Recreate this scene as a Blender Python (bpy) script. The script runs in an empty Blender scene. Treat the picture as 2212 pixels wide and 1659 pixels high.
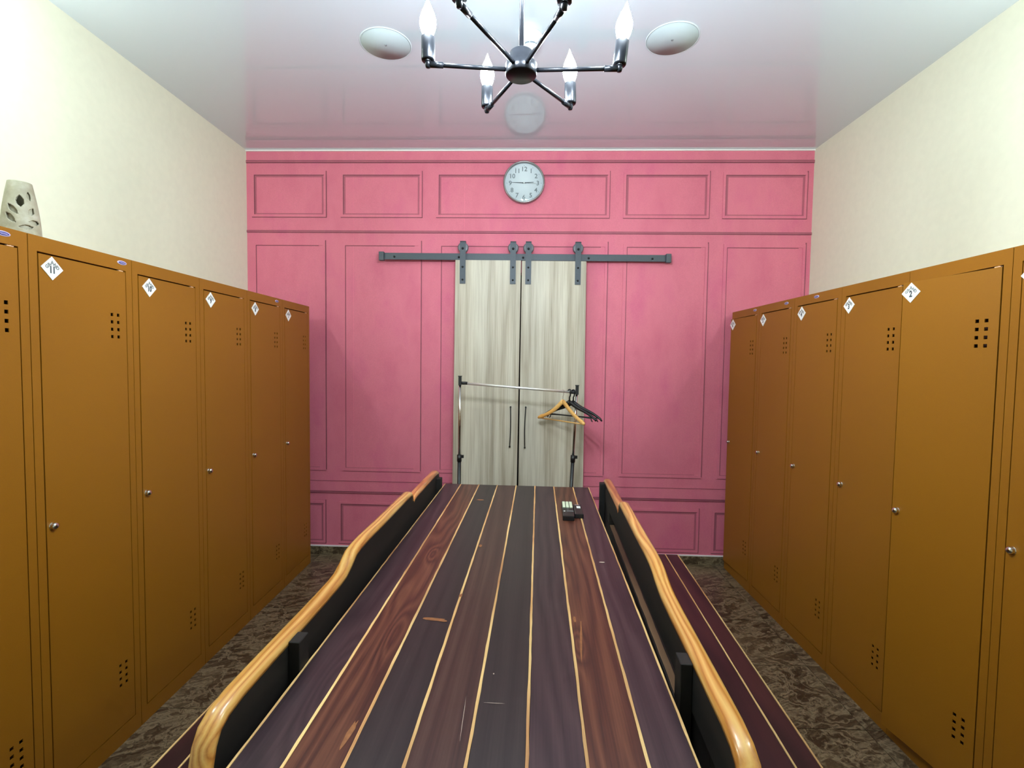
import bpy, bmesh, math, random
from mathutils import Vector, Matrix
random.seed(7)
PI = math.pi
S = bpy.context.scene
COL = S.collection

# ------------------------------------------------------------------ camera, world, exposure
F_PX, YAW, PITCH, ROLL, CAM_H = 1053.784, -0.02548, -0.04668, 0.01373, 1.4903
cy, sy, cp, sp = math.cos(YAW), math.sin(YAW), math.cos(PITCH), math.sin(PITCH)
fwd = Vector((sy*cp, cy*cp, sp)); r0 = Vector((cy, -sy, 0)); u0 = r0.cross(fwd)
right = math.cos(ROLL)*r0 + math.sin(ROLL)*u0
up = -math.sin(ROLL)*r0 + math.cos(ROLL)*u0
cam_d = bpy.data.cameras.new('camera'); cam = bpy.data.objects.new('camera', cam_d); COL.objects.link(cam)
cam_d.sensor_width = 36; cam_d.sensor_fit = 'HORIZONTAL'; cam_d.lens = F_PX/2212*36
cam_d.clip_start = 0.02; cam_d.clip_end = 60
M = Matrix((right, up, -fwd)).transposed().to_4x4(); M.translation = Vector((0, 0, CAM_H)); cam.matrix_world = M
S.camera = cam
w = bpy.data.worlds.new('world'); S.world = w; w.use_nodes = True
w.node_tree.nodes['Background'].inputs[0].default_value = (0.8, 0.9, 1, 1)
w.node_tree.nodes['Background'].inputs[1].default_value = 0.0
S.view_settings.view_transform = 'Standard'; S.view_settings.look = 'None'
S.view_settings.gamma = 1; S.view_settings.use_curve_mapping = False
S.view_settings.exposure = 1.56
BULB = 290.0                      # strength of the candle bulbs
SCONCE = 240.0                     # strength of the wall lamp tubes

# ------------------------------------------------------------------ mesh helpers
def BM(): return bmesh.new()
def box(bm, x0, x1, y0, y1, z0, z1, mi=0, rot=None):
    vs = [bm.verts.new(Vector(p)) for p in ((x0,y0,z0),(x1,y0,z0),(x1,y1,z0),(x0,y1,z0),(x0,y0,z1),(x1,y0,z1),(x1,y1,z1),(x0,y1,z1))]
    fs = []
    for q in ((0,3,2,1),(4,5,6,7),(0,1,5,4),(1,2,6,5),(2,3,7,6),(3,0,4,7)):
        f = bm.faces.new([vs[i] for i in q]); f.material_index = mi; fs.append(f)
    if rot is not None:
        for v in vs: v.co = rot @ v.co
    return vs
def bevel(bm, wdt, seg=2):
    bmesh.ops.bevel(bm, geom=list(bm.edges), offset=wdt, segments=seg, affect='EDGES', profile=0.6)
def lathe(bm, prof, n=32, mi=0, mat=None, closed=False):
    """prof: list of (r,z); axis z"""
    rings = []
    for r, z in prof:
        if r < 1e-6: rings.append([bm.verts.new((0,0,z))])
        else: rings.append([bm.verts.new((r*math.cos(2*PI*i/n), r*math.sin(2*PI*i/n), z)) for i in range(n)])
    nv = [v for R_ in rings for v in R_]
    for a, b in zip(rings, rings[1:]):
        for i in range(n):
            j = (i+1) % n
            if len(a) == 1 and len(b) == 1: continue
            if len(a) == 1: f = bm.faces.new((a[0], b[j], b[i]))
            elif len(b) == 1: f = bm.faces.new((a[i], a[j], b[0]))
            else: f = bm.faces.new((a[i], a[j], b[j], b[i]))
            f.material_index = mi; f.smooth = True
    if mat is not None:
        for v in nv: v.co = mat @ v.co
    return nv
def zto(d):
    return Vector(d).to_track_quat('Z', 'Y').to_matrix().to_4x4()
def cyl(bm, a, b, r, n=16, mi=0, r2=None, cap=True):
    a, b = Vector(a), Vector(b); L = (b-a).length; r2 = r if r2 is None else r2
    m = Matrix.Translation(a) @ zto(b-a)
    prof = [(0,0),(r,0),(r2,L),(0,L)] if cap else [(r,0),(r2,L)]
    vs = lathe(bm, prof, n, mi, m)
    return vs
def sweep(bm, pts, rads, n=8, mi=0, up=Vector((0,0,1))):
    """tube with elliptic section; rads = (side, up) radii or a list of them"""
    pts = [Vector(p) for p in pts]
    if not isinstance(rads, list): rads = [rads]*len(pts)
    rings = []
    for i, p in enumerate(pts):
        t = (pts[min(i+1, len(pts)-1)] - pts[max(i-1, 0)]).normalized()
        s = t.cross(up)
        if s.length < 1e-4: s = t.cross(Vector((0,1,0)))
        s.normalize(); u = s.cross(t)
        a, b = rads[i]
        rings.append([bm.verts.new(p + s*a*math.cos(2*PI*k/n) + u*b*math.sin(2*PI*k/n)) for k in range(n)])
    for A, B in zip(rings, rings[1:]):
        for k in range(n):
            f = bm.faces.new((A[k], A[(k+1)%n], B[(k+1)%n], B[k])); f.material_index = mi; f.smooth = True
    for R_ in (rings[0], rings[-1]):
        f = bm.faces.new(R_); f.material_index = mi
def poly_prism(bm, pts2, y0, y1, mi=0):
    """pts2 in (x,z), extruded along y"""
    A = [bm.verts.new((x, y0, z)) for x, z in pts2]; B = [bm.verts.new((x, y1, z)) for x, z in pts2]
    bm.faces.new(A).material_index = mi; bm.faces.new(B[::-1]).material_index = mi
    for i in range(len(A)):
        j = (i+1) % len(A); bm.faces.new((A[i], B[i], B[j], A[j])).material_index = mi

def mesh(name, bm, mats):
    bmesh.ops.recalc_face_normals(bm, faces=bm.faces)
    me = bpy.data.meshes.new(name); bm.to_mesh(me); bm.free()
    for m in (mats if isinstance(mats, (list, tuple)) else [mats]): me.materials.append(m)
    return me
def obj(name, bm, mats, parent=None, loc=None, me=None):
    if me is None: me = mesh(name, bm, mats)
    o = bpy.data.objects.new(name, me); COL.objects.link(o)
    if parent: o.parent = parent
    if loc is not None: o.location = loc
    return o
def thing(name, label, cat, loc=(0,0,0), rotz=0, group=None):
    o = bpy.data.objects.new(name, None); COL.objects.link(o); o.location = loc; o.rotation_euler = (0,0,rotz)
    o.empty_display_size = 0.05; o['label'] = label; o['category'] = cat
    if group: o['group'] = group
    return o
def tag(o, label, cat, group=None):
    o['label'] = label; o['category'] = cat
    if group: o['group'] = group
    return o
def struct(name, bm, mats, loc=None, label=None):
    o = obj(name, bm, mats, None, loc); o['kind'] = 'structure'
    if label: o['label'] = label
    return o
def text_mesh(body, size, extrude, bold=0.0, space=1.0):
    cu = bpy.data.curves.new('txt', 'FONT'); cu.body = body; cu.size = size; cu.extrude = extrude
    cu.offset = bold; cu.align_x = 'CENTER'; cu.align_y = 'CENTER'; cu.space_character = space; cu.resolution_u = 3
    o = bpy.data.objects.new('txt', cu); COL.objects.link(o)
    dg = bpy.context.evaluated_depsgraph_get(); dg.update()
    me = bpy.data.meshes.new_from_object(o.evaluated_get(dg))
    bpy.data.objects.remove(o); bpy.data.curves.remove(cu)
    return me
def add_text(bm, body, size, mat, extrude=0.0003, bold=0.0, mi=0):
    me = text_mesh(body, size, extrude, bold)
    me.transform(mat)
    n0 = len(bm.faces); bm.from_mesh(me); bm.faces.ensure_lookup_table()
    for f in bm.faces[n0:]: f.material_index = mi
    bpy.data.meshes.remove(me)

# ------------------------------------------------------------------ material helpers
def srgb(r, g, b):
    f = lambda c: (c/255/12.92) if c/255 <= 0.04045 else ((c/255+0.055)/1.055)**2.4
    return (f(r), f(g), f(b), 1)
class NT:
    def __init__(s, name):
        s.m = bpy.data.materials.new(name); s.m.use_nodes = True; s.t = s.m.node_tree; s.n = s.t.nodes; s.l = s.t.links
        s.b = s.n['Principled BSDF']
    def node(s, typ, **kw):
        nd = s.n.new(typ)
        for k, v in kw.items():
            if k in nd.inputs.keys() if isinstance(k, str) else False: s.set(nd, k, v)
            else: setattr(nd, k, v)
        return nd
    def put(s, nd, key, v):
        if isinstance(v, bpy.types.NodeSocket): s.l.new(v, nd.inputs[key])
        else: nd.inputs[key].default_value = v
    def math(s, op, a, b=None, c=None, clamp=False):
        nd = s.n.new('ShaderNodeMath'); nd.operation = op; nd.use_clamp = clamp
        for i, v in enumerate((a, b, c)):
            if v is not None: s.put(nd, i, v)
        return nd.outputs[0]
    def noise(s, vec, scale=5, detail=2, rough=0.5, dist=0.0):
        nd = s.n.new('ShaderNodeTexNoise'); s.put(nd, 'Vector', vec); nd.inputs['Scale'].default_value = scale
        nd.inputs['Detail'].default_value = detail; nd.inputs['Roughness'].default_value = rough; nd.inputs['Distortion'].default_value = dist
        return nd.outputs['Fac']
    def ramp(s, fac, stops, interp='LINEAR'):
        nd = s.n.new('ShaderNodeValToRGB'); s.put(nd, 'Fac', fac); cr = nd.color_ramp; cr.interpolation = interp
        while len(cr.elements) < len(stops): cr.elements.new(0.5)
        for e, (p, c) in zip(cr.elements, stops): e.position = p; e.color = c
        return nd.outputs['Color']
    def mix(s, fac, a, b, mode='MIX'):
        nd = s.n.new('ShaderNodeMix'); nd.data_type = 'RGBA'; nd.blend_type = mode
        s.put(nd, 0, fac); s.put(nd, 6, a); s.put(nd, 7, b); return nd.outputs[2]
    def mapping(s, vec, scale=(1,1,1), loc=(0,0,0)):
        nd = s.n.new('ShaderNodeMapping'); s.put(nd, 'Vector', vec); nd.inputs['Scale'].default_value = scale; s.put(nd, 'Location', loc)
        return nd.outputs[0]
    def bump(s, h, strength=0.2, dist=0.001):
        nd = s.n.new('ShaderNodeBump'); nd.inputs['Strength'].default_value = strength; nd.inputs['Distance'].default_value = dist
        s.put(nd, 'Height', h); s.l.new(nd.outputs[0], s.b.inputs['Normal'])
    def obcoord(s): return s.n.new('ShaderNodeTexCoord').outputs['Object']
    def pos(s): return s.n.new('ShaderNodeNewGeometry').outputs['Position']
    def rnd(s): return s.n.new('ShaderNodeObjectInfo').outputs['Random']
    def seed(s, vec, k=37.0):
        c = s.n.new('ShaderNodeCombineXYZ'); r = s.rnd()
        s.put(c, 0, s.math('MULTIPLY', r, k)); s.put(c, 1, s.math('MULTIPLY', r, k*1.7)); s.put(c, 2, s.math('MULTIPLY', r, k*0.6))
        a = s.n.new('ShaderNodeVectorMath'); a.operation = 'ADD'; s.l.new(vec, a.inputs[0]); s.l.new(c.outputs[0], a.inputs[1])
        return a.outputs[0]
def plain(name, col, rough=0.5, metal=0.0, spec=0.5, noise=0.0, nscale=60, bump=0.0, coat=0.0):
    t = NT(name); b = t.b
    b.inputs['Roughness'].default_value = rough; b.inputs['Metallic'].default_value = metal
    b.inputs['Specular IOR Level'].default_value = spec
    if coat: b.inputs['Coat Weight'].default_value = coat; b.inputs['Coat Roughness'].default_value = 0.1
    c = srgb(*col)
    f = t.noise(t.obcoord(), nscale, 3)
    lo = tuple(v*(1-noise) for v in c[:3])+(1,); hi = tuple(min(1, v*(1+noise)) for v in c[:3])+(1,)
    t.put(b, 'Base Color', t.ramp(f, [(0.3, lo), (0.7, hi)]))
    if bump: t.bump(f, bump, 0.0006)
    return t.m
def emit(name, col, strength):
    t = NT(name); t.put(t.b, 'Base Color', (1,1,1,1)); t.put(t.b, 'Emission Color', col); t.put(t.b, 'Emission Strength', strength)
    return t.m

# plain ones
M_CREAM = plain('cream_wall_paint', (226,226,204), 0.75, noise=0.02, nscale=25, bump=0.15)
M_LOCK = plain('brown_powder_coat', (141,90,15), 0.42, spec=0.4, noise=0.03, nscale=300, bump=0.12)
M_LOCKIN = plain('locker_inside_shade', (52,20,10), 0.8)
M_BARE = plain('bare_hinge_metal', (232,190,150), 0.35, metal=0.3)
M_CHROME = plain('chrome', (215,212,208), 0.14, metal=1.0)
M_BAR = plain('bright_satin_bar', (240,240,238), 0.38, metal=0.75)
M_BLACKM = plain('black_satin_metal', (40,42,48), 0.3, metal=0.7)
M_IRON = plain('matt_black_iron', (70,76,84), 0.5, metal=0.25, noise=0.08, nscale=200)
M_BOLT = plain('dark_bolt', (34,36,40), 0.4, metal=0.5)
M_WHEEL = plain('grey_roller', (112,112,120), 0.4)
M_BLACKP = plain('black_plastic', (22,22,25), 0.4)
M_WHITE = plain('white_plastic', (236,238,236), 0.4)
M_PLATE = plain('white_number_plate', (240,243,240), 0.35)
M_INK = plain('dark_grey_ink', (66,72,76), 0.5)
M_INKL = plain('light_grey_ink', (138,141,139), 0.5)
M_BADGE = plain('lavender_badge', (196,186,222), 0.35)
M_BADGEB = plain('navy_badge', (58,60,120), 0.35)
M_KEY = plain('pale_green_key', (214,226,196), 0.5)
M_DIAL = plain('clock_dial_white', (208,216,220), 0.5)
M_GREYI = plain('clock_numeral_grey', (108,118,122), 0.5)
M_RIM = plain('brushed_silver_rim', (150,146,146), 0.3, metal=0.8)
M_TRIM = plain('white_edge_trim', (236,230,228), 0.4)
M_DARKV = plain('closet_shade_black', (14,10,12), 0.9)

def glossy_ceiling():
    t = NT('stretch_ceiling_gloss'); b = t.b
    t.put(b, 'Base Color', srgb(200,210,220)); b.inputs['Roughness'].default_value = 0.11
    b.inputs['IOR'].default_value = 1.5; b.inputs['Specular IOR Level'].default_value = 0.1
    b.inputs['Coat Weight'].default_value = 1.0; b.inputs['Coat IOR'].default_value = 1.75; b.inputs['Coat Roughness'].default_value = 0.012
    return t.m
M_CEIL = glossy_ceiling()

def pink_wall(name, k=1.0):
    t = NT(name); b = t.b; p = t.pos()
    f1 = t.noise(t.mapping(p, (2.2, 2.2, 1.1)), 2.0, 5, 0.6)
    f2 = t.noise(t.mapping(p, (60, 60, 60)), 3.0, 2, 0.6)
    base = t.ramp(f1, [(0.3, tuple(c*k for c in srgb(206,104,128)[:3])+(1,)), (0.52, tuple(c*k for c in srgb(214,115,135)[:3])+(1,)), (0.72, tuple(c*k for c in srgb(208,102,132)[:3])+(1,))])
    m = t.mix(0.18, base, t.ramp(f2, [(0.35, (0.75,0.75,0.75,1)), (0.65, (1.2,1.2,1.2,1))]), 'MULTIPLY')
    t.put(b, 'Base Color', m); b.inputs['Roughness'].default_value = 0.7
    t.bump(f2, 0.1, 0.001)
    return t.m
M_PINK = pink_wall('raspberry_panel_wall')
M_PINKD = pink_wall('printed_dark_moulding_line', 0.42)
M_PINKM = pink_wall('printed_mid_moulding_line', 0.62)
M_PINKL = pink_wall('printed_light_paper_seam', 1.15)

def marble(name='dark_emperador_marble'):
    t = NT(name); b = t.b
    p = t.seed(t.pos(), 11.0)
    warp = t.noise(p, 3.0, 4, 0.6)
    c = t.n.new('ShaderNodeCombineXYZ'); t.put(c, 0, t.math('MULTIPLY', warp, 0.7)); t.put(c, 1, t.math('MULTIPLY', warp, 0.35)); 
    a = t.n.new('ShaderNodeVectorMath'); a.operation = 'ADD'; t.l.new(p, a.inputs[0]); t.l.new(c.outputs[0], a.inputs[1])
    v = a.outputs[0]
    n1 = t.noise(t.mapping(v, (1, 1.6, 1)), 9.0, 5, 0.65)
    r1 = t.math('ABSOLUTE', t.math('SUBTRACT', n1, 0.5))
    n2 = t.noise(v, 22.0, 3, 0.6); r2 = t.math('ABSOLUTE', t.math('SUBTRACT', n2, 0.5))
    big = t.noise(p, 4.0, 2)
    base = t.ramp(big, [(0.3, srgb(54,42,30)), (0.5, srgb(70,55,40)), (0.7, srgb(96,80,58))])
    veins = t.ramp(r1, [(0.0, (1,1,1,1)), (0.03, (0.45,0.45,0.45,1)), (0.075, (0,0,0,1))])
    veins2 = t.ramp(r2, [(0.0, (0.6,0.6,0.6,1)), (0.045, (0,0,0,1))])
    m = t.mix(veins, base, srgb(142,126,98)); m = t.mix(veins2, m, srgb(112,96,72))
    t.put(b, 'Base Color', m); b.inputs['Roughness'].default_value = 0.3
    return t.m
M_MARBLE = marble()

def wood(name, dark, mid, light, axis='y', rings=22, rough=0.4, knots=True, worn=None, coat=0.0, gray=None, fine=1.0, across=6.0, along=0.8, lin=0.0, tone=0.6, rw=0.72, fw=0.42, knotlist=()):
    """flowing cathedral grain along one axis"""
    t = NT(name); b = t.b; p = t.seed(t.obcoord())
    sc = {'y': (across, along, across), 'z': (across, across, along), 'x': (along, across, across)}[axis]
    fl = t.noise(t.mapping(p, sc), 1.0, 2, 0.45)
    ph = t.math('MULTIPLY', fl, rings)
    if knotlist:
        raw = t.n.new('ShaderNodeSeparateXYZ'); t.l.new(t.obcoord(), raw.inputs[0])
        for kx, ky, kr, kl, ka in knotlist:
            ex = t.math('MULTIPLY', t.math('SUBTRACT', raw.outputs[0], kx), 1/kr); ey = t.math('MULTIPLY', t.math('SUBTRACT', raw.outputs[1], ky), 1/kl)
            d2 = t.math('ADD', t.math('MULTIPLY', ex, ex), t.math('MULTIPLY', ey, ey))
            ph = t.math('ADD', ph, t.math('MULTIPLY', t.math('EXPONENT', t.math('MULTIPLY', d2, -1.0)), ka))
    if lin:
        sp = t.n.new('ShaderNodeSeparateXYZ'); t.l.new(p, sp.inputs[0])
        ac = sp.outputs[0] if axis != 'x' else sp.outputs[1]
        ph = t.math('ADD', ph, t.math('MULTIPLY', ac, lin))
    ring = t.math('PINGPONG', ph, 1.0)
    fine_sc = {'y': (220, 3, 220), 'z': (220, 220, 3), 'x': (3, 220, 220)}[axis]
    fi = t.noise(t.mapping(p, fine_sc), 1.0, 3, 0.6)
    g = t.math('ADD', t.math('MULTIPLY', ring, rw), t.math('MULTIPLY', fi, fw*fine))
    col = t.ramp(g, [(0.18, srgb(*dark)), (0.5, srgb(*mid)), (0.95, srgb(*light))])
    tone_n = t.noise(t.mapping(p, tuple(s*0.35 for s in sc)), 1.3, 2)
    col = t.mix(tone, col, t.ramp(tone_n, [(0.3, (0.62,0.62,0.66,1)), (0.7, (1.35,1.3,1.25,1))]), 'MULTIPLY')
    if worn:
        wsc = {'y': (30, 3.0, 30), 'z': (30, 30, 3), 'x': (3, 30, 30)}[axis]
        wn = t.noise(t.mapping(p, wsc, (3, 1, 7)), 1.0, 3, 0.6)
        col = t.mix(t.ramp(wn, [(worn[0], (0,0,0,1)), (worn[0]+0.07, (1,1,1,1))]), col, srgb(*worn[1]))
    t.put(b, 'Base Color', col); b.inputs['Roughness'].default_value = rough
    if coat: b.inputs['Coat Weight'].default_value = coat; b.inputs['Coat Roughness'].default_value = 0.12
    t.bump(g, 0.25, 0.0006)
    return t.m
PUR = dict(dark=(36,21,27), mid=(53,35,41), light=(72,52,55), rings=13, lin=38, rough=0.42, worn=(0.74, (120,74,50)), rw=0.42, fw=0.75)
RED = dict(dark=(42,20,17), mid=(78,40,28), light=(112,68,48), rings=14, lin=42, rough=0.4, worn=(0.70, (150,88,50)), along=1.0, across=8, rw=0.42, fw=0.72)
W_PURPLE = wood('stained_plank_purple_black', **PUR)
W_PURPLE1 = wood('stained_plank_purple_with_knot', knotlist=((0.082, 0.70, 0.030, 0.16, 6.0),), **PUR)
W_RED1 = wood('stained_plank_red_with_knots', knotlist=((0.054, 1.42, 0.018, 0.07, 4.5), (0.070, 0.90, 0.022, 0.12, 4.5), (0.03, 1.1, 0.02, 0.10, 2.0)), **RED)
W_RED2 = wood('stained_plank_red_edge_knot', knotlist=((0.010, 0.88, 0.016, 0.06, 4.0), (0.0, 1.30, 0.02, 0.10, 2.5)), **RED)
W_CHAR = wood('stained_plank_charcoal', (33,24,26), (45,35,36), (58,47,46), rings=8, lin=36, rough=0.45, rw=0.35, fw=0.8, worn=(0.76, (130,84,58)), along=0.5)
W_WARM = wood('stained_plank_warm_brown', (40,22,22), (62,36,32), (80,56,48), rings=8, lin=44, rough=0.42, rw=0.35, fw=0.8, worn=(0.72, (140,86,56)), along=0.5)
W_SEAT = wood('stained_seat_plank', (34,14,20), (50,22,28), (66,32,34), rings=8, rough=0.4)
W_BACK = wood('black_stained_board', (8,6,6), (14,11,10), (22,17,15), rings=14, rough=0.65)
W_STRIP = wood('raw_light_edge_strip', (172,118,74), (206,156,100), (234,196,132), rings=3, rough=0.45, fine=1.4, along=2.5)
W_STRIPD = wood('raw_edge_grey_brown', (84,62,44), (108,82,60), (130,102,76), rings=3, rough=0.55, along=2.5)
W_CAP = wood('varnished_pine_top_edge', (182,114,46), (216,152,74), (234,184,106), rings=9, lin=110, rough=0.28, coat=0.6, across=12, along=1.3, tone=0.3)
W_CAPO = wood('varnished_orange_top_edge', (164,88,38), (206,128,66), (222,150,88), rings=12, rough=0.3, coat=0.5, across=14, along=1.6)
W_DOOR = wood('grey_oak_veneer', (140,127,108), (172,160,142), (204,196,180), axis='z', rings=7, lin=3, rough=0.5, across=9.0, along=0.5, fine=1.6, tone=0.22, rw=0.45, fw=0.6)
W_HANG = wood('golden_hanger_wood', (204,146,76), (222,168,92), (234,186,112), axis='x', rings=4, rough=0.35, coat=0.3)
def ceramic():
    t = NT('mottled_stone_ceramic'); b = t.b; p = t.obcoord()
    f = t.noise(p, 22, 4, 0.6)
    t.put(b, 'Base Color', t.ramp(f, [(0.3, srgb(146,140,118)), (0.55, srgb(166,161,140)), (0.75, srgb(182,178,164))]))
    b.inputs['Roughness'].default_value = 0.55; t.bump(f, 0.3, 0.001)
    return t.m
M_CERAM = ceramic()
def glass_dome():
    t = NT('clock_glass'); n = t.n; l = t.l
    tr = n.new('ShaderNodeBsdfTransparent'); gl = n.new('ShaderNodeBsdfGlossy'); gl.inputs['Roughness'].default_value = 0.02
    fr = n.new('ShaderNodeFresnel'); fr.inputs['IOR'].default_value = 1.45
    mx = n.new('ShaderNodeMixShader'); l.new(fr.outputs[0], mx.inputs[0]); l.new(tr.outputs[0], mx.inputs[1]); l.new(gl.outputs[0], mx.inputs[2])
    l.new(mx.outputs[0], n['Material Output'].inputs[0]); return t.m
M_GLASS = glass_dome()
M_BULB = emit('lit_candle_bulb', (0.82, 0.94, 1.0, 1), BULB)
M_TUBE = emit('lit_wall_lamp_glass', (0.84, 1.0, 0.93, 1), SCONCE)

# ------------------------------------------------------------------ room
XLW, XRW, YB, YF, ZC = -2.087, 2.042, 3.62, -2.30, 3.026
WS = -0.0092                                   # far wall is very slightly out of square
def wy(x): return YB + WS*x
# far wall with the closet opening behind the sliding doors
OX0, OX1, OZ = -0.46, 0.39, 2.14
bm = BM()
def wquad(x0, x1, z0, z1, d=0.0, mi=0):
    vs = [bm.verts.new((x, wy(x)-d, z)) for x, z in ((x0,z0),(x1,z0),(x1,z1),(x0,z1))]
    f = bm.faces.new(vs); f.material_index = mi
for x0, x1, z0, z1 in ((XLW-.05, OX0, 0, ZC), (OX1, XRW+.05, 0, ZC), (OX0, OX1, OZ, ZC)):
    for v in box(bm, x0, x1, 0, 0.1, z0, z1): v.co.y += wy(v.co.x)
wall_back = struct('wall_back', bm, M_PINK)
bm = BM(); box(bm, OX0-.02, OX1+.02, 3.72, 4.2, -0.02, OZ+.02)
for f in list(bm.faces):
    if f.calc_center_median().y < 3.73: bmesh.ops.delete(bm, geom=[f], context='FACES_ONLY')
struct('trim_1', bm, M_DARKV)                  # black box behind the leaves: closet darkness put into the colour
bm = BM(); box(bm, XLW-.1, XLW, YF-.1, 3.75, 0, ZC); struct('wall_left', bm, M_CREAM)
bm = BM(); box(bm, XRW, XRW+.1, YF-.1, 3.75, 0, ZC); struct('wall_right', bm, M_CREAM)
bm = BM(); box(bm, XLW-.1, XRW+.1, YF-.1, YF, 0, ZC); struct('wall_front', bm, M_CREAM)
bm = BM(); box(bm, XLW-.1, XRW+.1, YF-.1, 3.75, ZC, ZC+.08); struct('ceiling', bm, M_CEIL)
bm = BM(); box(bm, XLW, XRW, YF, 3.70, -0.05, -0.004); floor = struct('floor', bm, plain('grout', (52,44,36), 0.8))
TS = 0.4225
txs = [XLW] + [1.42 - TS*k for k in range(8, -2, -1)]; txs = [x for x in txs if XLW <= x < XRW-0.01] + [XRW]
tys = [3.235 - TS*k for k in range(13, -1, -1)]; tys = [YF] + [y for y in tys if y > YF+.02] + [3.64]
me_t = None
for i in range(len(txs)-1):
    for j in range(len(tys)-1):
        w_, h_ = txs[i+1]-txs[i]-0.003, tys[j+1]-tys[j]-0.003
        if w_ < 0.02: continue
        full = abs(w_-TS+.003) < 1e-3 and abs(h_-TS+.003) < 1e-3
        if full and me_t: me = me_t
        else:
            bm = BM(); box(bm, 0, w_, 0, h_, -0.012, 0)
            me = mesh('tile', bm, M_MARBLE)
            if full: me_t = me
        o = obj('tile', None, None, floor, (txs[i]+.0015, tys[j]+.0015, 0), me)
# skirting + white edge, ceiling edge
bm = BM()
for a, b in ((XLW, OX0-.02), (OX1+.02, XRW)):
    for v in box(bm, a, b, -0.014, 0, 0, 0.062): v.co.y += wy(v.co.x)
struct('baseboard_back', bm, M_MARBLE)
bm = BM()
for a, b in ((XLW, OX0-.02), (OX1+.02, XRW)):
    for v in box(bm, a, b, -0.017, 0, 0.0625, 0.0685): v.co.y += wy(v.co.x)
struct('trim_2', bm, M_TRIM)
bm = BM()
for v in box(bm, XLW, XRW, -0.010, 0, ZC-0.011, ZC-0.001): v.co.y += wy(v.co.x)
struct('trim_3', bm, M_TRIM)

# wall panelling: every frame its own piece; dark and mid lines are the printed edges of the mouldings
def frame(x0, x1, z0, z1, wd=0.022, style='upper', gap=None):
    bm = BM(); d = 0.004
    def b_(a0, a1, c0, c1, dd, mi):
        if a1-a0 < 1e-4: return
        segs = [(a0, a1)]
        if gap and c1 < OZ + .08 and (a1-a0) > (c1-c0): segs = [(a0, min(a1, gap[0])), (max(a0, gap[1]), a1)]
        for s0, s1 in segs:
            if s1 > s0:
                for v in box(bm, s0, s1, -dd, 0, c0, c1, mi): v.co.y += wy(v.co.x)
    ix0, ix1, iz0, iz1 = x0+wd, x1-wd, z0+wd, z1-wd
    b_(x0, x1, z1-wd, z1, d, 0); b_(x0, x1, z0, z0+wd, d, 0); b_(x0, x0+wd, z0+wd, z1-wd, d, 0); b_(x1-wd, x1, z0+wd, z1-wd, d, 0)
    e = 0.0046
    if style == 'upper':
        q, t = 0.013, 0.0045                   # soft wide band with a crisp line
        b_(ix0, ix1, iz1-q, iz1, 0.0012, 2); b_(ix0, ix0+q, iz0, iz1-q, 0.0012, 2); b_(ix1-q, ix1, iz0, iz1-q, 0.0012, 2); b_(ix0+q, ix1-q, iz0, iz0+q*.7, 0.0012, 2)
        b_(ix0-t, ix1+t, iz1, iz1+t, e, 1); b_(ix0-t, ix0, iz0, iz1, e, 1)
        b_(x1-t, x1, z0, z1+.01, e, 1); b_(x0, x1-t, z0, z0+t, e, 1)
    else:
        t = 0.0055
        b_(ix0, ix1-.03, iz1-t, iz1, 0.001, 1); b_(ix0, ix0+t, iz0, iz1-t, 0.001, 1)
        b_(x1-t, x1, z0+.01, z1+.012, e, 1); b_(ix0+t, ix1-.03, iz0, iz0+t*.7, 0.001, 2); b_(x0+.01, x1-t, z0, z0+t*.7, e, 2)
    return obj('wall_moulding', bm, [M_PINK, M_PINKD, M_PINKM], wall_back)
for a in ((-2.047,-1.484), (-1.378,-0.769), (-0.667,0.601), (0.697,1.315), (1.407,2.003)):
    frame(a[0], a[1], 2.535, 2.864)
for a in ((-2.045,-1.490), (-1.370,-0.772), (-0.652,0.597), (0.706,1.318), (1.424,2.010)):
    frame(a[0], a[1], 0.642, 2.356, 0.024, 'tall', gap=(-.53, .45))
for a in ((-2.045,-1.496), (-1.400,-0.772), (-0.652,0.597), (0.706,1.312), (1.405,2.005)):
    frame(a[0], a[1], 0.080, 0.408, 0.022, 'upper', gap=(-.53, .45))
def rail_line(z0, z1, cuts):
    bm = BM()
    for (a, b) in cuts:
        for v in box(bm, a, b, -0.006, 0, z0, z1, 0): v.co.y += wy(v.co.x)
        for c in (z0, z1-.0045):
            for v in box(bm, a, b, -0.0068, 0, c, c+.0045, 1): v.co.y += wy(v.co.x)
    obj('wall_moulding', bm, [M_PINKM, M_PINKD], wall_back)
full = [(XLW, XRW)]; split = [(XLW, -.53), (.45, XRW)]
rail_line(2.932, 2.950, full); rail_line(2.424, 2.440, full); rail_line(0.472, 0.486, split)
bm = BM()
for (a, b) in split:
    for v in box(bm, a, b, -0.003, 0, 0.564, 0.569): v.co.y += wy(v.co.x)
obj('wall_moulding', bm, M_PINKM, wall_back)
for x, z0, z1 in ((-0.458, 2.36, 2.93), (0.381, 2.36, 2.75), (-1.284, 0.7, 3.0)):
    bm = BM()
    for v in box(bm, x-.0012, x+.0012, -0.0007, 0, z0, z1): v.co.y += wy(v.co.x)
    obj('wallpaper_seam', bm, M_PINKL, wall_back)

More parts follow.
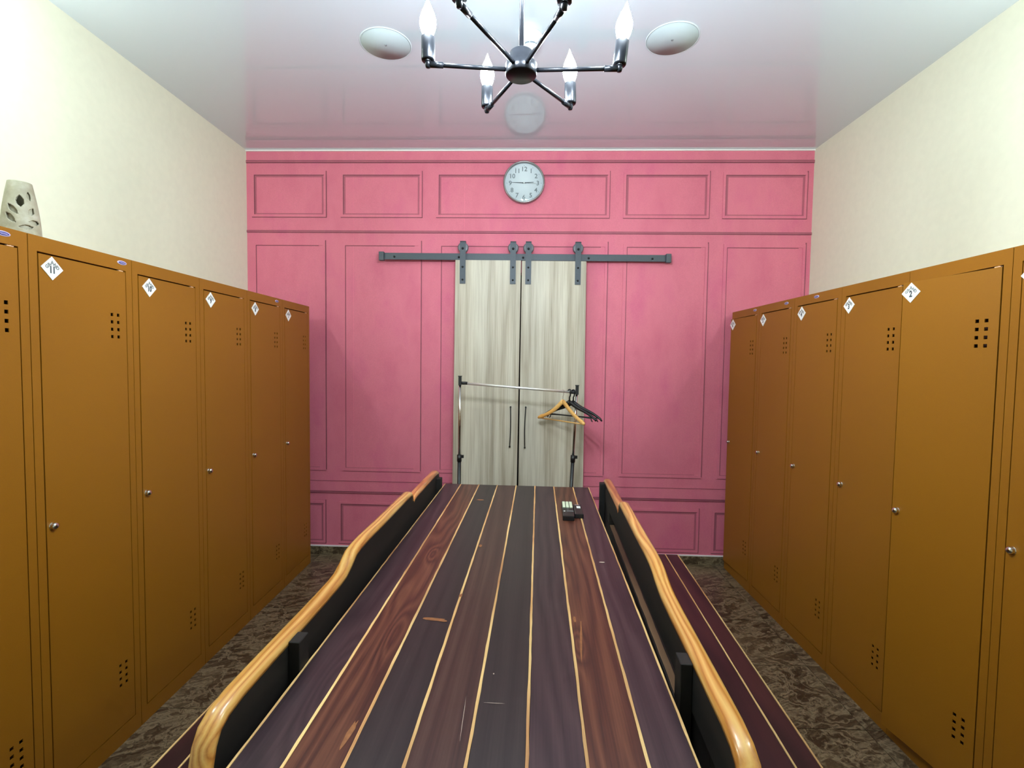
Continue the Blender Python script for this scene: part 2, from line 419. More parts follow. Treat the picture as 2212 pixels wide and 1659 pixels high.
# ------------------------------------------------------------------ lamps
def candle(parent, x, y, z, tilt=(0, 0), up=1):
    """socket sleeve, bulb on top"""
    R_ = Matrix.Translation((x, y, z)) @ Matrix.Rotation(tilt[0], 4, 'Y') @ Matrix.Rotation(tilt[1], 4, 'X')
    bm = BM(); lathe(bm, [(0,0),(0.0185,0),(0.0200,0.004),(0.0200,0.068),(0.0185,0.070),(0.012,0.070)], 24, mat=R_)
    obj('socket', bm, M_BLACKM, parent)
    bm = BM(); lathe(bm, [(0.0125,0.066),(0.0150,0.074),(0.0215,0.092),(0.0245,0.108),(0.0225,0.124),(0.0165,0.142),(0.0095,0.158),(0.0045,0.170),(0.0015,0.180),(0,0.183)], 20, mat=R_)
    obj('bulb', bm, M_BULB, parent)
HX, HY, HZ = -0.024, 1.515, 2.35
CK = 0.82                                      # overall size factor of the fitting
ch = thing('chandelier', 'black six-armed ceiling chandelier with lit candle bulbs', 'chandelier', (HX*CK, HY*CK, CAM_H+(HZ-CAM_H)*CK))
ch.scale = (CK, CK, CK); RODL = (ZC-(CAM_H+(HZ-CAM_H)*CK))/CK
bm = BM(); lathe(bm, [(0,0.0),(0.044,0.0),(0.047,0.003),(0.047,0.034),(0.036,0.037),(0.036,0.066),(0.034,0.069),(0,0.069)], 40); obj('hub', bm, M_BLACKM, ch)
bm = BM(); cyl(bm, (0,0,0.066), (0,0,RODL-.02), 0.0075, 16); obj('rod', bm, M_BLACKM, ch)
bm = BM(); lathe(bm, [(0,RODL),(0.06,RODL),(0.06,RODL-.022),(0.05,RODL-.028),(0,RODL-.028)], 32); obj('ceiling_canopy', bm, M_BLACKM, ch)
for n_, (tx, ty) in enumerate(((-.301,1.489), (.270,1.511), (-.146,1.754), (.144,1.732), (-.175,1.243), (.085,1.254))):
    dx, dy = tx-HX, ty-HY; L = math.hypot(dx, dy); ux, uy = dx/L, dy/L; zt = 0.020
    bm = BM(); cyl(bm, (ux*.04, uy*.04, 0.018), (dx, dy, zt), 0.0062, 12)
    cyl(bm, (ux*(L-.045), uy*(L-.045), zt), (ux*(L-.005), uy*(L-.005), zt), 0.0088, 14)
    lathe(bm, [(0,-.010),(0.007,-.009),(0.0095,0),(0.0095,0.012),(0,0.012)], 12, mat=Matrix.Translation((dx, dy, zt)))
    obj('arm', bm, M_BLACKM, ch)
    tilt = {1: (0.10, 0.02), 0: (-0.01, 0), 3: (-0.03, 0)}.get(n_, (0, 0))
    candle(ch, dx, dy, zt+.010, tilt)
# wall lamps just outside the frame, whose pools show at the top corners
def sconce(side, y, z, label):
    x = XLW if side < 0 else XRW; d = -side
    t = thing('wall_lamp', label, 'lamp', (x, y, z))
    bm = BM(); cyl(bm, (0,0,0), (d*.012,0,0), 0.05, 28); obj('wall_plate', bm, M_BLACKM, t)
    bm = BM(); sweep(bm, [(d*.008,0,0),(d*.03,0,-.008),(d*.048,0,0.0),(d*.055,0,.03)], (0.006,0.006), 10); obj('arm', bm, M_BLACKM, t)
    bm = BM(); lathe(bm, [(0,.02),(0.018,.02),(0.020,.05),(0.013,.05)], 24, mat=Matrix.Translation((d*.055,0,0))); obj('socket', bm, M_BLACKM, t)
    bm = BM(); lathe(bm, [(0.012,.05),(0.021,.075),(0.025,.10),(0.021,.13),(0.010,.15),(0,.155)], 24, mat=Matrix.Translation((d*.055,0,0))); obj('bulb', bm, M_TUBE, t)
sconce(-1, 1.45, 2.66, 'lit wall lamp high above the left locker row')
sconce(1, 1.42, 2.58, 'lit wall lamp high above the right locker row')

# ceiling plates and smoke detector
def ceil_disc(x, y, lab):
    t = thing('ceiling_vent', lab, 'vent', (x, y, ZC), group='round white vent covers on the ceiling')
    bm = BM(); lathe(bm, [(0.124,0),(0.124,-.003),(0.121,-.004),(0.118,-.003),(0.118,0)], 64); obj('rim', bm, plain('vent_rim_white', (196,204,210), 0.8, spec=0.1), t)
    bm = BM(); lathe(bm, [(0,-.0045),(0.117,-.0045),(0.117,-.001)], 64); obj('cover_disc', bm, plain('vent_cover_white', (178,188,194), 0.9, spec=0.1), t)
    bm = BM(); lathe(bm, [(0,-.009),(0.004,-.0085),(0.0055,-.004)], 12); obj('screw', bm, plain('grey_screw', (120,124,130), 0.4, metal=0.5), t)
ceil_disc(-0.700, 2.435, 'left round white vent cover on the ceiling')
ceil_disc(0.676, 2.404, 'right round white vent cover on the ceiling')
sd = thing('smoke_detector', 'small white smoke detector on the ceiling behind the chandelier rod', 'smoke detector', (0.004, 2.38, ZC))
bm = BM(); lathe(bm, [(0,0),(0.056,0),(0.056,-.010),(0.052,-.016),(0,-.016)], 40); obj('base', bm, M_WHITE, sd)
bm = BM(); lathe(bm, [(0.050,-.016),(0.050,-.030),(0.044,-.040),(0.034,-.044)], 40); obj('body', bm, M_WHITE, sd)
bm = BM()
for k in range(8):
    a0 = k*PI/4+.06
    for q in range(4):
        a = a0 + q*.165; box(bm, .0345, .0365, -.003, .003, -.054, -.045, rot=Matrix.Rotation(a, 4, 'Z'))
obj('slot', bm, plain('dark_slot', (120,130,140), 0.8), sd)
bm = BM(); lathe(bm, [(0.038,-.054),(0.036,-.060),(0.02,-.066),(0,-.067)], 32); lathe(bm, [(0,-.044),(0.034,-.044),(0.034,-.054),(0.038,-.054)], 32); obj('cap', bm, M_WHITE, sd)

# ------------------------------------------------------------------ clock
ck = thing('wall_clock', 'round white wall clock with silver rim reading quarter to three', 'clock', (-0.0245, wy(-0.0245)-0.001, 2.783), math.atan(WS))
RX = Matrix.Rotation(PI/2, 4, 'X')             # lathe axis z -> -y (towards the room)
bm = BM(); lathe(bm, [(0,0.001),(0.146,0.001),(0.149,0.008),(0.150,0.034),(0.148,0.042),(0.143,0.044),(0.139,0.041),(0.139,0.012)], 64, mat=RX); obj('rim', bm, M_RIM, ck)
bm = BM(); lathe(bm, [(0.1395,0.018),(0.134,0.013),(0,0.013)], 64, mat=RX); obj('dial', bm, M_DIAL, ck)
for h in range(1, 13):
    a = PI/2 - h*PI/6
    bm = BM()
    m = Matrix.Translation((0.100*math.cos(a), -0.0145, 0.100*math.sin(a)-0.002)) @ RX
    add_text(bm, str(h), 0.0455, m, 0.0004, 0.0004)
    obj('numeral', bm, M_GREYI, ck)
for h in range(12):
    bm = BM(); a = h*PI/6; lathe(bm, [(0,0.0140),(0.0022,0.0138),(0.0022,0.013)], 8, mat=Matrix.Translation((0.124*math.cos(a), 0, 0.124*math.sin(a))) @ RX)
    obj('hour_mark', bm, M_GREYI, ck)
def hand(a, L, w0, w1, yy, nm, back=0.012):
    bm = BM(); d = Vector((math.cos(a), 0, math.sin(a))); p = Vector((-d.z, 0, d.x))
    pts = [d*-back+p*w0*.6, d*-back-p*w0*.6, -p*w0, d*L-p*w1, d*L+p*w1, p*w0]
    A = [bm.verts.new(q+Vector((0,yy,0))) for q in pts]; B = [bm.verts.new(q+Vector((0,yy-.001,0))) for q in pts]
    bm.faces.new(A); bm.faces.new(B[::-1])
    for i in range(6): bm.faces.new((A[i], B[i], B[(i+1)%6], A[(i+1)%6]))
    obj(nm, bm, M_INK, ck)
hand(math.radians(178), 0.090, 0.0032, 0.0010, -0.018, 'minute_hand')
hand(math.radians(4), 0.070, 0.0036, 0.0014, -0.0165, 'hour_hand')
hand(math.radians(-4), 0.095, 0.0007, 0.0004, -0.0195, 'second_hand')
bm = BM(); lathe(bm, [(0,0.024),(0.0045,0.0235),(0.0045,0.014)], 16, mat=RX); obj('hand_cap', bm, M_WHITE, ck)
bm = BM(); lathe(bm, [(0,0.054),(0.04,0.0528),(0.08,0.0492),(0.11,0.0452),(0.130,0.0415),(0.1405,0.0385)], 64, mat=RX); obj('glass', bm, M_GLASS, ck)

# ------------------------------------------------------------------ sliding barn doors
def wall_obj(nm, bm, mats, parent=None):
    return obj(nm, bm, mats, parent)
DY = 3.555                                     # back of the leaves
def leaf(nm, x0t, x1t, x0b, x1b, ztop):
    bm = BM(); y1, y0 = DY+.012, DY-.010
    vs = box(bm, 0, 1, y0, y1, 0.012, ztop)
    for v in vs:
        t_ = (v.co.z-0.012)/(ztop-.012); a = x0b+(x0t-x0b)*t_; b = x1b+(x1t-x1b)*t_
        v.co.x = a if v.co.x < .5 else b
    bevel(bm, 0.0015, 1)
    d = struct(nm, bm, W_DOOR)
    return d
d1 = leaf('door_1', -0.511, -0.0375, -0.523, -0.048, 2.215)
d2 = leaf('door_2', -0.0310, 0.4315, -0.035, 0.442, 2.213)
def bow_handle(par, x, x2, z0, z1):
    bm = BM(); yf = DY-.010; pts = []
    for i in range(13):
        t_ = i/12; s_ = math.sin(PI*t_)
        pts.append((x2+(x-x2)*t_+0.004*s_*(1 if x < -.05 else -1), yf-0.010-.020*min(1, s_*3), z0+(z1-z0)*t_))
    sweep(bm, pts, (0.0042, 0.0042), 8, up=Vector((1,0,0)))
    for zz, xx in ((z0, x2), (z1, x)): cyl(bm, (xx, yf, zz), (xx, yf-.014, zz), 0.0065, 12)
    obj('handle', bm, M_BLACKP, par)
bow_handle(d1, -0.098, -0.101, 0.868, 1.157); bow_handle(d2, 0.012, 0.009, 0.862, 1.157)
for (x, par) in ((-0.4575, d1), (-0.095, d1), (0.0155, d2), (0.3715, d2)):
    yf = DY-.010
    bm = BM(); w2 = 0.0205; tk = 0.006
    # strap: flat bar on the door face running up over the wheel and curling back
    prof = [(yf, 2.045), (yf, 2.335), (yf+.004, 2.345), (yf+.030, 2.345)]
    pts = prof; A = []; 
    off = [(yf-tk, 2.045), (yf-tk, 2.340), (yf-tk+.005, 2.3505), (yf+.030, 2.351)]
    for side in (-w2, w2):
        A.append(([bm.verts.new((x+side, p[0], p[1])) for p in pts], [bm.verts.new((x+side, p[0], p[1])) for p in off]))
    (i0, o0), (i1, o1) = A
    for k in range(3):
        bm.faces.new((o0[k], o1[k], o1[k+1], o0[k+1])); bm.faces.new((i0[k], i0[k+1], i1[k+1], i1[k]))
        bm.faces.new((i0[k], o0[k], o0[k+1], i0[k+1])); bm.faces.new((i1[k], i1[k+1], o1[k+1], o1[k]))
    bm.faces.new((i0[0], i1[0], o1[0], o0[0])); bm.faces.new((i0[3], o0[3], o1[3], i1[3]))
    st = obj('hanger_strap', bm, M_IRON, par)
    bm = BM(); lathe(bm, [(0,0),(0.030,0),(0.038,0.003),(0.034,0.008),(0.034,0.012),(0.038,0.017),(0.030,0.020),(0,0.020)], 40, mat=Matrix.Translation((x, yf+.026, 2.306)) @ RX)
    obj('roller', bm, M_WHEEL, st)
    for zz, rr in ((2.296, .0085), (2.164, .0075), (2.073, .0075)):
        bm = BM(); lathe(bm, [(0,0.007),(rr*.5,0.0068),(rr,0.003),(rr,0)], 6 if zz < 2.2 else 18, mat=Matrix.Translation((x, yf-tk, zz)) @ RX)
        obj('bolt', bm, M_BOLT, st)
rl = thing('door_rail', 'long black flat iron sliding-door rail on the pink wall', 'rail', (0, 3.60, 2.24))
bm = BM(); box(bm, -1.045, 1.010, -.036, -.030, 0.002-.024, 0.026); bevel(bm, .001, 1)
rail_o = obj('track', bm, M_IRON, rl)
for x in (-1.052, 1.018):
    bm = BM(); box(bm, x-.018, x+.018, -.052, -.018, -.031, .032); bevel(bm, .003, 2); obj('end_stop', bm, M_IRON, rl)
for x in (-0.96, -0.489, -0.023, 0.449, 0.905):
    bm = BM(); cyl(bm, (x, -.030, 0), (x, wy(x)-3.60-.001, 0), 0.009, 14); obj('spacer', bm, M_IRON, rl)
    bm = BM(); lathe(bm, [(0,0.007),(0.004,0.0068),(0.008,0.003),(0.008,0)], 6, mat=Matrix.Translation((x, -.036, -.002)) @ RX); obj('bolt', bm, M_BOLT, rl)

# ------------------------------------------------------------------ lockers
LH, LWD, LDP = 1.86, 0.4, 0.49
VX = (0.3030, 0.3310); VZ = (1.642, 1.615, 1.588, 1.561, 0.310, 0.284, 0.258, 0.232); VH = 0.0058
DX0, DX1, DZ0, DZ1 = 0.0325, 0.3675, 0.071, 1.8070
def door_mesh():
    bm = BM(); ox = DX1                        # hinge edge at local x=0
    xs = [DX0, DX1]; zs = [DZ0, DZ1]
    for v in VX: xs += [v-VH, v+VH]
    for v in VZ: zs += [v-VH, v+VH]
    xs.sort(); zs.sort(); g = {}
    def V(i, j, y):
        k = (i, j, y)
        if k not in g: g[k] = bm.verts.new((xs[i]-ox, y, zs[j]))
        return g[k]
    hole = lambda i, j: any(abs((xs[i]+xs[i+1])/2-v) < 1e-4 for v in VX) and any(abs((zs[j]+zs[j+1])/2-v) < 1e-4 for v in VZ)
    y0, y1 = 0.0, 0.016
    for i in range(len(xs)-1):
        for j in range(len(zs)-1):
            if hole(i, j):
                c = [(i,j),(i+1,j),(i+1,j+1),(i,j+1)]
                for a, b in zip(c, c[1:]+c[:1]): bm.faces.new((V(*a, y0), V(*b, y0), V(*b, 0.003), V(*a, 0.003)))
            else: bm.faces.new((V(i,j,y0), V(i+1,j,y0), V(i+1,j+1,y0), V(i,j+1,y0)))
    n, m = len(xs)-1, len(zs)-1
    x0, x1, z0, z1 = xs[0]-ox, xs[-1]-ox, zs[0], zs[-1]
    # returned edges
    for (a, b) in (((x0,z0),(x1,z0)), ((x1,z0),(x1,z1)), ((x1,z1),(x0,z1)), ((x0,z1),(x0,z0))):
        q = [bm.verts.new((a[0], y0, a[1])), bm.verts.new((b[0], y0, b[1])), bm.verts.new((b[0], y1, b[1])), bm.verts.new((a[0], y1, a[1]))]
        bm.faces.new(q)
    return mesh('door', bm, M_LOCK)
ME_DOOR = door_mesh()
def carcass_mesh():
    bm = BM(); s = 0.0285
    g = 0.0012
    box(bm, g, s, 0, 0.018, 0, LH); box(bm, LWD-s, LWD-g, 0, 0.018, 0, LH)
    box(bm, s, LWD-s, 0, 0.018, 1.8125, LH); box(bm, s, LWD-s, 0, 0.018, 0, 0.066)
    box(bm, g, .002, 0.018, LDP, 0, LH); box(bm, LWD-.002, LWD-g, 0.018, LDP, 0, LH)
    box(bm, .002, LWD-.002, 0.018, LDP, LH-.002, LH-.0003); box(bm, .002, LWD-.002, LDP-.002, LDP, 0.0, LH-.002)
    box(bm, .002, LWD-.002, 0.018, LDP-.002, 0.060, 0.062)
    # dark sheet right behind the door: shade of the inside put into its colour
    n0 = len(bm.faces); box(bm, s*.6, LWD-s*.6, 0.030, 0.034, 0.062, 1.83); bm.faces.ensure_lookup_table()
    for f in bm.faces[n0:]: f.material_index = 1
    return mesh('carcass', bm, [M_LOCK, M_LOCKIN])
ME_CARC = carcass_mesh()
bm = BM(); lathe(bm, [(0,0.016),(0.006,0.0155),(0.0105,0.012),(0.0115,0.007),(0.010,0.003),(0.012,0)], 24, mat=RX); ME_KNOB = mesh('knob', bm, M_CHROME)
bm = BM(); box(bm, -.0015, .0015, -.0168, -.0158, -.004, .004); ME_SLOT = mesh('keyhole', bm, M_BOLT)
bm = BM(); cyl(bm, (0,0.005,0), (0,0.005,0.006), 0.004, 10); box(bm, -.012, .008, 0.0005, .008, -.0015, .0015); ME_HINGE = mesh('hinge', bm, M_BARE)
def badge_mesh():
    bm = BM()
    lathe(bm, [(0,0.0016),(0.0205,0.0014),(0.0215,0)], 32, mat=RX, mi=0)
    for v in bm.verts: v.co.z *= 0.36
    n0 = len(bm.verts); bm.verts.ensure_lookup_table()
    vs = lathe(bm, [(0,0.0022),(0.0165,0.0020),(0.017,0.0015)], 32, mat=RX, mi=1)
    for v in vs: v.co.z *= 0.30
    for i, (a, b) in enumerate(((-.013, .010), (-.008, .013))):
        box(bm, a, b, -.0026, -.002, -.0005-i*.0026+.0008, .0004-i*.0026+.0008, 0)
    return mesh('maker_badge', bm, [M_BADGE, M_BADGEB])
ME_BADGE = badge_mesh()
def plate_mesh(num):
    bm = BM(); r = 0.0375
    vs = [bm.verts.new((x, y, z)) for y in (0, -0.002) for x, z in ((-r,0),(0,-r),(r,0),(0,r))]
    bm.faces.new(vs[4:8]); bm.faces.new(vs[0:4][::-1])
    for i in range(4): bm.faces.new((vs[i], vs[(i+1)%4], vs[4+(i+1)%4], vs[4+i]))
    s_ = 0.032 if len(num) == 1 else 0.030
    add_text(bm, num, s_, Matrix.Translation((0, -0.0023, -0.0055)) @ RX @ Matrix.Scale(0.72, 4, (1,0,0)), 0.0002, 0.0015, 1)
    for ch_, (px, pz, ra) in zip('GRAND', ((-.0175,.0035,45),(-.0098,.0108,42),(0,.0172,0),(.0098,.0108,-42),(.0175,.0035,-45))):
        sz = 0.0175 if ch_ == 'A' else 0.0145
        add_text(bm, ch_, sz, Matrix.Translation((px, -0.0023, pz)) @ Matrix.Rotation(-math.radians(ra), 4, 'Y') @ RX, 0.0002, 0.0009, 2)
    return mesh('number_plate', bm, [M_PLATE, M_INK, M_INKL])
def locker(num, loc, rotz, label, group, ajar=0.0, badge=None, psx=0.078, hz=0.0, tw=0.0):
    t = thing('locker', label, 'locker', loc, rotz, group)
    obj('carcass', None, None, t, (0,0,0), ME_CARC)
    d = obj('door', None, None, t, (DX1, -0.0008, 0), ME_DOOR); d.rotation_euler = (0, tw, ajar)
    k = obj('knob', None, None, d, (0.052-DX1, 0, 0.937), ME_KNOB)
    p = obj('number_plate', None, None, d, (psx-DX1, -0.0002, 1.767), plate_mesh(num))
    obj('hinge', None, None, t, (0.352, 0.0005, 1.8095), ME_HINGE)
    if badge is not None: obj('maker_badge', None, None, t, (badge, -0.0002, 1.8405), ME_BADGE)
    return t
LX, LY, RXX, RY = -1.5438, 3.4656, 1.4802, 3.5492
aL, aR = PI/2 + math.atan(0.0119), -PI/2 + math.atan(0.0052)
where = {7: 'at the far end of the left row', 12: 'at the left edge of the picture'}
LL = {7: 'brown locker at the far end of the left row, beside the pink wall', 8: 'brown locker numbered 8, second from the pink wall in the left row', 9: 'brown locker numbered 9, left row, between lockers 8 and 10', 10: 'brown locker numbered 10, left row, third from the left picture edge', 11: 'brown locker numbered 11, left row, with oval badge above its door', 12: 'brown locker cut off by the left picture edge, under the vase'}
LR = {6: 'brown locker at the far end of the right row, door slightly ajar', 5: 'brown locker numbered 5, second from the pink wall in the right row', 4: 'brown locker numbered 4, right row, between lockers 5 and 3', 3: 'brown locker numbered 3, right row, overlapped by the ajar door', 2: 'brown locker numbered 2, right row, with its door standing ajar', 1: 'brown locker cut off by the right picture edge'}
gapL = {7: 0, 8: 0, 9: .0, 10: .0, 11: .0, 12: .0}
for n_ in range(7, 13):
    k = n_-6                                   # near corner is k*0.4 from the far end
    y = LY - LWD*k; x = LX + 0.0119*LWD*k
    locker(str(n_), (x, y, 0), aL, LL[n_],
           'brown lockers along the left wall', badge={12:.329, 11:.354, 8:.333}.get(n_), psx={11:.075, 10:.086}.get(n_, .080), ajar=-0.002*(n_ % 2))
for n_ in range(6, 0, -1):
    k = 6-n_; y = RY - LWD*k; x = RXX + 0.0052*LWD*k
    extra_ = {6: ', door slightly ajar at the far end of the right row', 2: ', its door standing ajar over its neighbour', 1: ', at the right edge of the picture'}.get(n_, ', in the right row')
    locker(str(n_), (x, y, 0), aR, LR[n_], 'brown lockers along the right wall',
           ajar={2: math.radians(8.5), 6: math.radians(3.4)}.get(n_, 0.0), badge={6:.339, 5:.315, 4:.20}.get(n_), psx={4:.074, 3:.055, 5:.056, 6:.06}.get(n_, .066))

# ceramic diffuser on top of the left row
def vase():
    t = thing('pierced_vase', 'pale stone-coloured ceramic vase with leaf cut-outs, on top of the left lockers', 'vase', (-1.80, 1.715, LH), math.radians(0))
    N, Hh = 150, 0.238; MZ = 90
    leaves = []   # (angle, height, half length, half width, tilt)
    def R_(z): u = z/Hh; return 0.0560*(1-u) + 0.0325*u + 0.0062*math.sin(PI*u)
    A0 = math.radians(-38)                     # direction the pattern faces
    for (du, dz, hl, hw, tl) in ((-.006,.166,.022,.0125,95), (.024,.188,.016,.008,95), (-.027,.136,.023,.0085,-48), (-.032,.105,.022,.0085,-50), (.026,.134,.016,.009,60), (.034,.098,.019,.0085,5), (.008,.077,.020,.0068,8)):
        leaves.append((du, dz, hl, hw, math.radians(tl)))
    def inside(a, z, only=None):
        s_ = ((a-A0+PI) % (2*PI) - PI)*0.05
        for du, dz, hl, hw, tl in (leaves if only is None else [leaves[only]]):
            x, y = s_-du, z-dz; p = x*math.cos(tl)+y*math.sin(tl); q = -x*math.sin(tl)+y*math.cos(tl)
            if abs(p) < hl and abs(q) < hw*(1-(p/hl)**2): return True
        return False
    bm = BM(); g = []
    for j in range(MZ+1):
        z = Hh*j/MZ; g.append([bm.verts.new((R_(z)*math.cos(2*PI*i/N), R_(z)*math.sin(2*PI*i/N), z)) for i in range(N)])
    for j in range(MZ):
        for i in range(N):
            if inside(2*PI*(i+.5)/N, Hh*(j+.5)/MZ): continue
            f = bm.faces.new((g[j][i], g[j][(i+1)%N], g[j+1][(i+1)%N], g[j+1][i])); f.smooth = True
    bm.faces.new(g[0][::-1])
    lb = BM(); gl = []
    for j in range(0, MZ+1, 2):
        z = Hh*j/MZ; gl.append([lb.verts.new(((R_(z)-.0085)*math.cos(2*PI*i/N), (R_(z)-.0085)*math.sin(2*PI*i/N), z)) for i in range(N)])
    for j in range(len(gl)-1):
        for i in range(N):
            if inside(2*PI*(i+.5)/N, Hh*(2*j+1)/MZ, 0): continue
            f = lb.faces.new((gl[j][i], gl[j][(i+1)%N], gl[j+1][(i+1)%N], gl[j+1][i])); f.smooth = True
    obj('inner_liner', lb, M_CERAM, t)
    o = obj('shell', bm, M_CERAM, t)
    md = o.modifiers.new('thick', 'SOLIDIFY'); md.thickness = 0.004; md.offset = -1
    bm = BM(); cyl(bm, (0,0,0.006), (0,0,0.10), 0.012, 16); obj('bulb_holder', bm, M_BOLT, t)
vase()

# ------------------------------------------------------------------ table
TZ = 0.78
tF = Vector((-0.441, 2.769)); tN = Vector((-0.506, 0.800)); ang = math.atan2(tF.x-tN.x, tF.y-tN.y)
tb = thing('table', 'long dark plank table with pale strips between its boards', 'table', (-0.5065, 0.79, 0), -math.radians(1.62))
TL0, TL1 = -0.45, 1.985                         # along local y
edges = [0.0, 0.0945, 0.199, 0.3045, 0.4125, 0.5195, 0.6265, 0.7345, 0.8255]
mats_t = [W_PURPLE1, W_RED1, W_CHAR, W_WARM, W_CHAR, W_PURPLE, W_RED2, W_PURPLE]
ds = 0.0058
for i in range(8):
    x0, x1 = edges[i]+ds/2, edges[i+1]-ds/2
    if i == 0: x0 = 0.0045
    if i == 7: x1 = edges[8]-.0045
    bm = BM(); box(bm, 0, x1-x0, 0, TL1-TL0, -0.030, 0); bevel(bm, 0.0009, 1)
    o = obj('plank', bm, mats_t[i], tb, (x0, TL0+random.uniform(-.004,.004) if i else TL0, TZ+random.uniform(-.0004,.0004)))
rr = random.Random(3)
def ragged(bm, x0, x1, y0, y1, z0, z1, amp=0.0007, n=60):
    L0, L1, K0, K1 = [], [], [], []
    for i in range(n+1):
        y = y0+(y1-y0)*i/n; a = x0+rr.uniform(-amp, amp); b = x1+rr.uniform(-amp, amp)
        L0.append(bm.verts.new((a, y, z1))); L1.append(bm.verts.new((b, y, z1))); K0.append(bm.verts.new((a, y, z0))); K1.append(bm.verts.new((b, y, z0)))
    for i in range(n):
        bm.faces.new((L0[i], L1[i], L1[i+1], L0[i+1])); bm.faces.new((K0[i], L0[i], L0[i+1], K0[i+1])); bm.faces.new((L1[i], K1[i], K1[i+1], L1[i+1])); bm.faces.new((K1[i], K0[i], K0[i+1], K1[i+1]))
    bm.faces.new((L0[0], K0[0], K1[0], L1[0])); bm.faces.new((L0[n], L1[n], K1[n], K0[n]))
for i in range(9):
    c = edges[i]; w_ = 0.0031
    a, b = (c-w_, c+w_) if 0 < i < 8 else ((0.0, .0046) if i == 0 else (c-.0046, c))
    bm = BM(); ragged(bm, a, b, TL0, TL1, TZ-.02, TZ+.0005)
    obj('edge_strip', bm, W_STRIP, tb)
for yy in (TL0+.25, TL1-.25):
    bm = BM(); box(bm, 0.06, 0.765, yy-.04, yy+.04, TZ-.085, TZ-.031); obj('cross_beam', bm, W_BACK, tb)
    for xx in (0.10, 0.72):
        bm = BM(); box(bm, xx-.04, xx+.04, yy-.035, yy+.035, 0.0, TZ-.085); bevel(bm, .003, 1); obj('leg', bm, W_BACK, tb)
bm = BM(); box(bm, 0.385, 0.435, TL0+.25, TL1-.25, 0.20, 0.28); obj('stretcher', bm, W_BACK, tb)
# worn bits on the table top: shallow slivers of bare wood and scratches
M_BAREW = plain('bare_wood_sliver', (150,96,56), 0.5, noise=0.2, nscale=90)
M_SCR = plain('pale_scratch', (196,176,160), 0.6)
def sliver(x, y, hx, hy, mat, nm, rot=0.0):
    """x,y world on the table top"""
    a = math.radians(1.62); dx, dy = x+0.5065, y-0.79
    lx = dx*math.cos(a) - dy*math.sin(a); ly = dx*math.sin(a) + dy*math.cos(a)
    bm = BM(); n = 14; c = bm.verts.new((0,0,0.0004)); ring = []
    for i in range(n):
        t_ = 2*PI*i/n; k = 1+rr.uniform(-.25,.25); px, py = hx*k*math.cos(t_), hy*k*math.sin(t_)
        ring.append(bm.verts.new((px*math.cos(rot)-py*math.sin(rot), px*math.sin(rot)+py*math.cos(rot), 0.0002)))
    for i in range(n): bm.faces.new((c, ring[i], ring[(i+1)%n]))
    obj(nm, bm, mat, tb, (lx, ly, TZ+.0006))
sliver(-0.235, 1.300, 0.036, 0.008, M_BAREW, 'bare_patch', -.12); sliver(-0.183, 1.440, 0.005, 0.010, M_BAREW, 'bare_patch')
sliver(-0.322, 0.885, 0.006, 0.035, M_BAREW, 'bare_patch', -.1); sliver(-0.160, 1.840, 0.006, 0.012, M_BAREW, 'bare_patch')
sliver(-0.215, 2.457, 0.020, 0.009, M_BAREW, 'bare_patch'); sliver(0.154, 1.215, 0.0035, 0.085, M_BAREW, 'bare_patch', -.08)
sliver(0.148, 1.320, 0.004, 0.016, M_BAREW, 'bare_patch'); sliver(-0.06, 1.075, 0.0016, 0.0022, M_SCR, 'scratch')
sliver(-0.052, 0.980, 0.022, 0.0006, M_SCR, 'scratch'); sliver(-0.112, 0.94, 0.0005, 0.055, M_SCR, 'scratch', .05)
sliver(0.285, 1.711, 0.010, 0.005, M_SCR, 'scratch')

